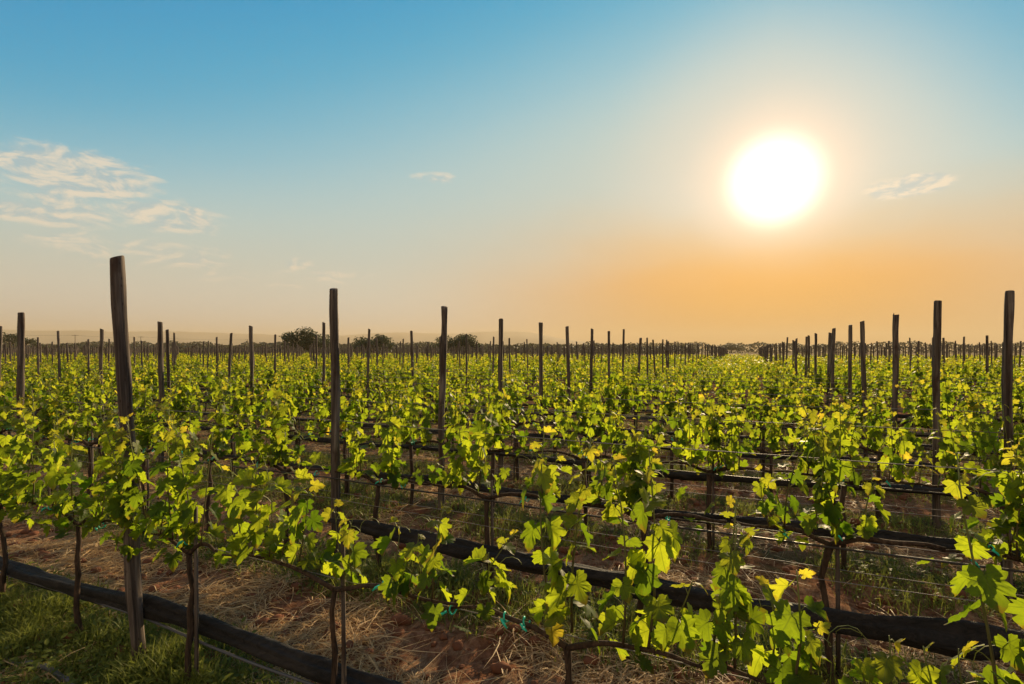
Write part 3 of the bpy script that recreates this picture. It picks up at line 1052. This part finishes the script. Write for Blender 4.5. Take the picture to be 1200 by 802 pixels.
for k in range(0, 9):
    v = ROWS[k]; a, b = umin(v) - .3, umax(v) + .5
    n = int((b - a) / .12); a_ = a
    rw = ordinal(k + 1)
    for (nm, z, dv, r, mat, sag, lab, cat) in (
            ('trellis_wire', 1.04, .034, .0022, 'wire', .015, 'upper trellis wire strung along the %s row of vines', 'wire'),
            ('trellis_wire', .50, -.040, .0016, 'wire', .030, 'lower trellis wire on the camera side of the %s row', 'wire'),
            ('trellis_wire', .515, .045, .0016, 'wire', .012, 'lower trellis wire on the far side of the %s row', 'wire'),
            ('cordon_wire', .665, .026, .0018, 'wire', .008, 'wire carrying the cordons of the %s row', 'wire'),
            ('drip_hose', .640, -.022, .0055, 'drip', .018, 'black drip hose running under the cordons of the %s row', 'hose')):
        if k == 0 and nm != 'cordon_wire': continue
        if k > 5 and nm != 'drip_hose' and z < 1: continue
        mb = MB()
        mb.tube(along_row(a, b, v + dv, z, n, sag, .006, k * 11 + int(z * 100)), r * (1 + (.12 * k if mat == 'wire' else 0)), 6 if k < 3 else 4)
        tag(mb.build(nm, MAT[mat]), lab % rw, cat, 'trellis wires and hoses')
    # rolled net, lumpy and twisted
    mb = MB()
    if k == 1: a = -2.74                                  # its net begins at a post
    P = along_row(a, b, v + .075 if k == 0 else v - .065, .28 if k == 0 else .35, n * 3, .050, .022, 50 + k)
    g = np.random.default_rng(70 + k)
    uu = np.linspace(a, b, n * 3)
    sides = 30 if k < 3 else 10
    kk = np.arange(sides) / sides * 2 * math.pi
    rad = (.033 if k == 0 else .042 if k == 1 else .026) * (1 + 1.0 * (fbm(uu, uu * 0 + k, 1.1, 3, 61) - .5) + .25 * (vnoise(uu, uu * 0, 7, 62) - .5))
    if k == 1: rad = rad * np.clip(.25 + (uu - a) / .55, .25, 1)
    tw = uu * 2.2
    fold = 1 + .17 * np.cos(3 * kk[None] + tw[:, None]) + .10 * np.cos(5 * kk[None] - 1.7 * tw[:, None]) + .07 * np.cos(8 * kk[None] + 1.2 * tw[:, None] + 3 * np.sin(tw[:, None] * .6)) + .22 * (vnoise(uu[:, None] * 6, kk[None] * 1.5 + 0 * uu[:, None], 1.0, 63) - .5)
    rr = rad[:, None] * fold
    ring = P[:, None] + rr[..., None] * (np.cos(kk)[None, :, None] * np.array([S_, C_, 0]) + 1.12 * np.sin(kk)[None, :, None] * np.array([0, 0, 1.0]))
    N = len(uu)
    i = np.arange(N - 1)[:, None] * sides; j = np.arange(sides)[None]; j2 = (j + 1) % sides
    q = np.stack([i + j, i + j2, i + sides + j2, i + sides + j], -1).reshape(-1, 4)
    mb.add(ring.reshape(-1, 3), np.concatenate([q[:, [0, 2, 1]], q[:, [0, 3, 2]]]))
    tag(mb.build('net_roll', MAT['net']), 'long rolled black shade net slung low along the %s row' % rw, 'net', 'rolled nets under the vine rows')

# irrigation pipe and hose of the front row
mb = MB()
mb.tube(along_row(-5, .2, ROWS[0] + .035, .235, 90, .030, .016, 5), .006, 8)
tag(mb.build('irrigation_pipe', MAT['pipe']), 'pale grey irrigation pipe sagging under the front net roll', 'pipe')
mb = MB()
uu = np.linspace(-3.9, -1.2, 40); vv = 1.30 + .03 * np.sin(uu * 2)
x, y = Wn(uu, vv)
mb.tube(np.stack([x, y, gh(x, y) + .018], -1), .014, 10)
tag(mb.build('ground_hose', MAT['pipe']), 'thicker grey hose lying on the weedy ground before the front row', 'hose')

# ------------------------------------------------------------------ straw, clods, weeds
def ribbon(mb, P0, dirs, L, w, curl, col, up, g):
    """many bent blades at once: three segments each, tapering"""
    n = len(P0)
    t = np.array([0, .35, .7, 1.0])
    side = norm(np.cross(dirs, up))
    c = P0[:, None] + dirs[:, None] * (L[:, None] * t)[..., None] + curl[:, None] * (L[:, None] * t ** 2)[..., None]
    wd = w[:, None] * np.array([1, .9, .65, .12])
    A = c + side[:, None] * wd[..., None] / 2; B = c - side[:, None] * wd[..., None] / 2
    V = np.stack([A, B], 2).reshape(n, 8, 3)
    f = []
    for i in range(3): f += [(2 * i, 2 * i + 1, 2 * i + 3), (2 * i, 2 * i + 3, 2 * i + 2)]
    F = np.array(f)[None] + (np.arange(n) * 8)[:, None, None]
    cc = np.zeros((n, 8, 4)); cc[..., 0] = col[:, None]; cc[..., 3] = 1
    mb.add(V.reshape(-1, 3), F.reshape(-1, 3), cc.reshape(-1, 4))


def scatter(g, n, vlo, vhi):
    """points over the visible wedge, denser near the camera"""
    v = vlo + (vhi - vlo) * g.random(n) ** 1.5
    u = umin(v) + (umax(v) - umin(v)) * g.random(n)
    x, y = Wn(u, v)
    return u, v, x, y


g = np.random.default_rng(81)
sm = MB()
u, v, x, y = scatter(g, 300000, .35, 12.0)
ph = np.abs(((v - ROW0 + ROWSTEP / 2) % ROWSTEP) - ROWSTEP / 2) / (ROWSTEP / 2)
dens = np.clip((fbm(x, y, 2.3, 4, 91) - .42) * 6, 0, 1) * np.clip((ph - .18) * 3, .06, 1)
ok = (g.random(len(u)) < dens) & (y > .7)
u, v, x, y = u[ok], v[ok], x[ok], y[ok]; n = len(u)
a = g.uniform(0, 6.28, n)
lift = np.abs(g.normal(0, .30, n))
d = norm(np.stack([np.cos(a), np.sin(a), lift], -1))
L = g.uniform(.04, .26, n); wd = g.uniform(.0025, .0062, n) * (1 + .06 * y)
curl = np.stack([g.normal(0, .35, n), g.normal(0, .35, n), -lift - g.uniform(0, .05, n)], -1)
z = gh(x, y) + g.uniform(.001, .022, n)
upv = norm(np.stack([g.normal(0, .5, n), g.normal(0, .5, n), np.ones(n)], -1))
ribbon(sm, np.stack([x, y, z], -1), d, L, wd, curl, g.random(n), upv, g)
tag(sm.build('straw_litter', MAT['straw']), 'loose dry straw strewn over red soil between the vine rows', 'straw', kind='stuff')

gm = MB()
g = np.random.default_rng(82)
u, v, x, y = scatter(g, 520000, .9, 14.0)
ph = np.abs(((v - ROW0 + ROWSTEP / 2) % ROWSTEP) - ROWSTEP / 2) / (ROWSTEP / 2)
patch = fbm(x, y, 1.1, 4, 95)
dens = np.clip((patch - .36 + .10 * (v > 2.2)) * 5, 0, 1) * np.clip((.66 + .10 * (v > 3.4) - ph) * 3.2, 0, 1)
corner = np.clip((-2.0 - u) * 1.5, 0, 1) * np.clip((1.75 - v) * 3, 0, 1) * np.clip((patch - .34) * 4, 0, 1)      # weedy patch before the front row
dens = np.maximum(dens, corner)
ok = (g.random(len(u)) < dens) & (y > .8)
u, v, x, y = u[ok], v[ok], x[ok], y[ok]; n = len(u)
a = g.uniform(0, 6.28, n)
lean = np.abs(g.normal(.35, .3, n))
d = norm(np.stack([np.cos(a) * lean, np.sin(a) * lean, np.ones(n)], -1))
L = g.uniform(.02, .12, n) * (.6 + 1.0 * np.clip((fbm(x, y, 3.0, 3, 97) - .3) * 2, 0, 1)); wd = g.uniform(.003, .006, n) * (1 + .05 * y)
curl = np.stack([np.cos(a) * .5, np.sin(a) * .5, -.35 * np.ones(n)], -1) * g.uniform(.2, 1, n)[:, None]
upv = np.stack([np.sin(a), -np.cos(a), .2 * np.ones(n)], -1)
upv = np.cross(d, upv)
ribbon(gm, np.stack([x, y, gh(x, y) - .004], -1), d, L, wd, curl, np.clip(g.normal(.45, .25, n), 0, 1), norm(upv), g)
# broad little weed leaves among the blades
nb = 26000
pick = g.integers(0, n, nb)
bx = x[pick] + g.normal(0, .03, nb); by = y[pick] + g.normal(0, .03, nb)
ph_ = g.uniform(0, 6.28, nb)
mid = np.stack([np.cos(ph_), np.sin(ph_), g.uniform(-.2, .9, nb)], -1)
put_leaves(gm, [leaf_simple([(.3, .22), (.7, .18)], .2, .3)], np.stack([bx, by, gh(bx, by) + g.uniform(.01, .09, nb)], -1), mid,
           np.stack([g.normal(0, .4, nb), g.normal(0, .4, nb), np.ones(nb)], -1), g.uniform(.018, .045, nb), np.clip(g.normal(.4, .25, nb), 0, 1), np.zeros(nb), g)
tag(gm.build('weed_grass', MAT['grass']), 'low green weeds and grass growing under the vine rows', 'grass', kind='stuff')

cm = MB()
g = np.random.default_rng(83)
u, v, x, y = scatter(g, 7000, .4, 9.0)
ok = y > .8
x, y = x[ok], y[ok]
ico = []
bpy_bm = __import__('bmesh').new()
__import__('bmesh').ops.create_icosphere(bpy_bm, subdivisions=2, radius=1.0)
IV = np.array([v_.co[:] for v_ in bpy_bm.verts]); IF = np.array([[q_.index for q_ in f_.verts] for f_ in bpy_bm.faces])
bpy_bm.free()
for i in range(len(x)):
    s = .006 + .034 * g.random() ** 4
    k = 1 + .55 * (vnoise(IV[:, 0] * 1.7 + i, IV[:, 1] * 1.7 + IV[:, 2] * 1.3, 1.3, i % 97) - .5)
    P = IV * k[:, None] * s * np.array([g.uniform(.8, 1.4), g.uniform(.8, 1.3), g.uniform(.6, .9)])
    cm.add(P + np.array([x[i], y[i], float(gh(x[i], y[i])) + s * .3]), IF)
tag(cm.build('soil_clods', MAT['soil_clod']), 'crumbly red soil clods scattered over the ground between rows', 'soil', kind='stuff')

# ------------------------------------------------------------------ trees beyond the field
def tree(px_az, dist, height, width, label, seed, flat=.55, n=2600, leaf=.42, sparse=0, mat='tree_leaf', stem=.45):
    g = np.random.default_rng(seed)
    x0, y0 = dist * math.sin(px_az), dist * math.cos(px_az)
    o = empty('acacia_tree' if not sparse else 'tall_tree', (x0, y0, 0))
    tb = MB()
    th = height * stem
    tb.tube([(0, 0, -.2), (.1, 0, th * .5), (0, .1, th)], [.28, .22, .17], 8)
    cl = MB()
    lumps = []
    m = 22 if not sparse else 9
    for i in range(m):
        a = g.uniform(0, 6.28); rr = math.sqrt(g.random()) * width * .40
        top = height * (1 - .35 * (rr / (width * .5)) ** 2)
        lr_ = g.uniform(.15, .24) * width
        lumps.append((rr * math.cos(a), rr * math.sin(a), g.uniform(height * flat, max(height * flat + .1, top - lr_ * .5)), lr_))
        lx, ly, lz, lr = lumps[-1]
        tb.tube([(0, 0, th * .75), (lx * .45, ly * .45, th + (lz - th) * .55), (lx * .9, ly * .9, lz)], [.13, .09, .04], 5)
    tb.build('trunk', MAT['bark'], o)
    per = n // m
    for (lx, ly, lz, lr) in lumps:
        dirs = norm(g.normal(0, 1, (per, 3)))
        P = np.array([lx, ly, lz]) + dirs * (lr * g.random(per)[:, None] ** .45) * np.array([1, 1, .55 if not sparse else .8])
        P[:, 2] = np.minimum(P[:, 2], height + .15 * g.normal(0, 1, per))
        ph = g.uniform(0, 6.28, per)
        put_leaves(cl, [leaf_simple([(.1, .3), (.6, .25)], .1, .2)], P, np.stack([np.cos(ph), np.sin(ph), g.normal(0, .5, per)], -1),
                   np.stack([g.normal(0, .6, per), g.normal(0, .6, per), np.ones(per)], -1), leaf * g.uniform(.6, 1.3, per), g.random(per), np.zeros(per), g)
    cl.build('crown', MAT[mat], o)
    return tag(o, label, 'tree', 'trees beyond the vineyard')


def azp(px): return math.atan((px - 600) / 605)


def dpx(px, depth): return depth / math.cos(azp(px))


tree(azp(362), dpx(362, 108), 6.8, 10.4, 'largest dark rounded tree behind the crooked knotty post', 1, .34, 6500, .40, stem=.3)
tree(azp(438), dpx(438, 112), 5.6, 9.0, 'low dark bushy tree between the crooked post and the next post', 2, .34, 4000, .40, stem=.28)
tree(azp(534), dpx(534, 112), 5.9, 10.0, 'wide flat-topped dark tree just past the third post of its line', 3, .36, 4600, .40, stem=.28)
tree(azp(13), dpx(13, 150), 7.4, 6.2, 'sparse tall tree at the left-side end of the horizon', 4, .55, 900, .5, 1, stem=.5)
tree(azp(30), dpx(30, 158), 7.2, 5.0, 'spiky palm-like tree beside the sparse tall tree', 5, .6, 700, .5, 1, stem=.55)
tree(azp(45), dpx(45, 170), 4.6, 5.0, 'small round tree next to the spiky tree on the horizon', 6, .4, 900, .45, stem=.4)
tree(azp(68), dpx(68, 170), 4.5, 4.0, 'small bushy tree on the horizon near the thin utility pole', 7, .4, 800, .45, stem=.4)
tree(azp(508), dpx(508, 160), 4.2, 5.0, 'small dark tree behind the wide flat-topped tree', 8, .4, 900, .45, stem=.35)
tree(azp(857), dpx(857, 300), 6.6, 14, 'rounded scrubby tree where the far gap between post lines ends', 9, .35, 1600, .7, mat='scrub', stem=.3)

# the far scrub belt: one mass
tl = MB()
g = np.random.default_rng(44)
for (dep, hh, cnt, lf) in ((330, 6.4, 36000, .95), (230, 4.3, 34000, .8)):
    pxs = g.uniform(-60, 1260, cnt) if dep > 300 else g.uniform(-60, 820, cnt)
    az = np.arctan((pxs - 600) / 605)
    dd = dep / np.cos(az) ** .75 + g.normal(0, 9, cnt)
    x, y = dd * np.sin(az), dd * np.cos(az)
    top = hh * (.55 + .75 * fbm(pxs, pxs * 0 + dep, .055, 4, 71))
    z = top * g.random(cnt) ** .7
    ph = g.uniform(0, 6.28, cnt)
    put_leaves(tl, [leaf_simple([(.1, .35), (.6, .3)], .15, .2)], np.stack([x, y, z], -1), np.stack([np.cos(ph), np.sin(ph), g.normal(0, .5, cnt)], -1),
               np.stack([np.cos(ph) * .6, g.normal(0, .6, cnt), np.ones(cnt)], -1), lf * g.uniform(.6, 1.5, cnt), g.random(cnt), np.zeros(cnt), g)
tag(tl.build('far_treeline', MAT['scrub']), 'hazy belt of scrub and trees along the horizon', 'treeline', kind='stuff')

# utility poles and their line
pts = []
for (px, ytop, lab) in ((88, 392.5, 'thin utility pole with crossarm near the small bushy tree'), (165, 394.5, 'thin utility pole just past the leaning front post'),
                        (290, 398.0, 'short far utility pole half hidden behind trellis posts')):
    dep = {88: 190, 165: 215, 290: 260}[px]
    H = (411 - ytop) * dep / 605 + 1.55
    D = dpx(px, dep); a = azp(px)
    o = empty('utility_pole', (D * math.sin(a), D * math.cos(a), 0), .3)
    mb = MB(); mb.tube([(0, 0, -.2), (0, 0, H * .5), (0, 0, H)], [.12, .10, .08], 8); mb.build('pole', MAT['wood'], o)
    mb = MB(); mb.tube([(-1.1, 0, H - .25), (0, 0, H - .25), (1.1, 0, H - .25)], .06, 6); mb.build('crossarm', MAT['wood'], o)
    tag(o, lab, 'utility pole', 'utility poles on the horizon')
    pts.append(np.array([D * math.sin(a), D * math.cos(a), H - .15]))
far0 = pts[0] + (pts[0] - pts[1]) * 1.3
mb = MB()
line = []
for a, b in zip([far0, pts[0], pts[1]], [pts[0], pts[1], pts[2]]):
    t = np.linspace(0, 1, 14)[:, None]
    line.append(a * (1 - t) + b * t - np.array([0, 0, 1.0]) * 2.0 * t * (1 - t))
mb.tube(np.concatenate([line[0], line[1][1:], line[2][1:]]), .018, 4)
tag(mb.build('power_line', MAT['drip']), 'thin power line strung between the utility poles', 'cable')

# ------------------------------------------------------------------ dusty evening air
hz = MB()
lo, hi, E = -14.0, 190.0, 5600.0
V = np.array([(x, y, z) for z in (lo, hi) for y in (-600, 5600) for x in (-E, E)], float)
F = [(0, 2, 3), (0, 3, 1), (4, 5, 7), (4, 7, 6), (0, 1, 5), (0, 5, 4), (2, 6, 7), (2, 7, 3), (0, 4, 6), (0, 6, 2), (1, 3, 7), (1, 7, 5)]
hz.add(V, F)
m, T, out = new_mat('dusty_air')
pv = T.n('ShaderNodeVolumePrincipled')
pv.inputs['Color'].default_value = (0.75, 0.61, 0.39, 1)
pv.inputs['Density'].default_value = HAZE_DENSITY
pv.inputs['Anisotropy'].default_value = 0.15
T.link(pv.outputs[0], out.inputs['Volume'])
o = hz.build('haze', m, smooth=False)
tag(o, 'golden dusty evening air hanging over the whole vineyard', 'haze', kind='stuff')
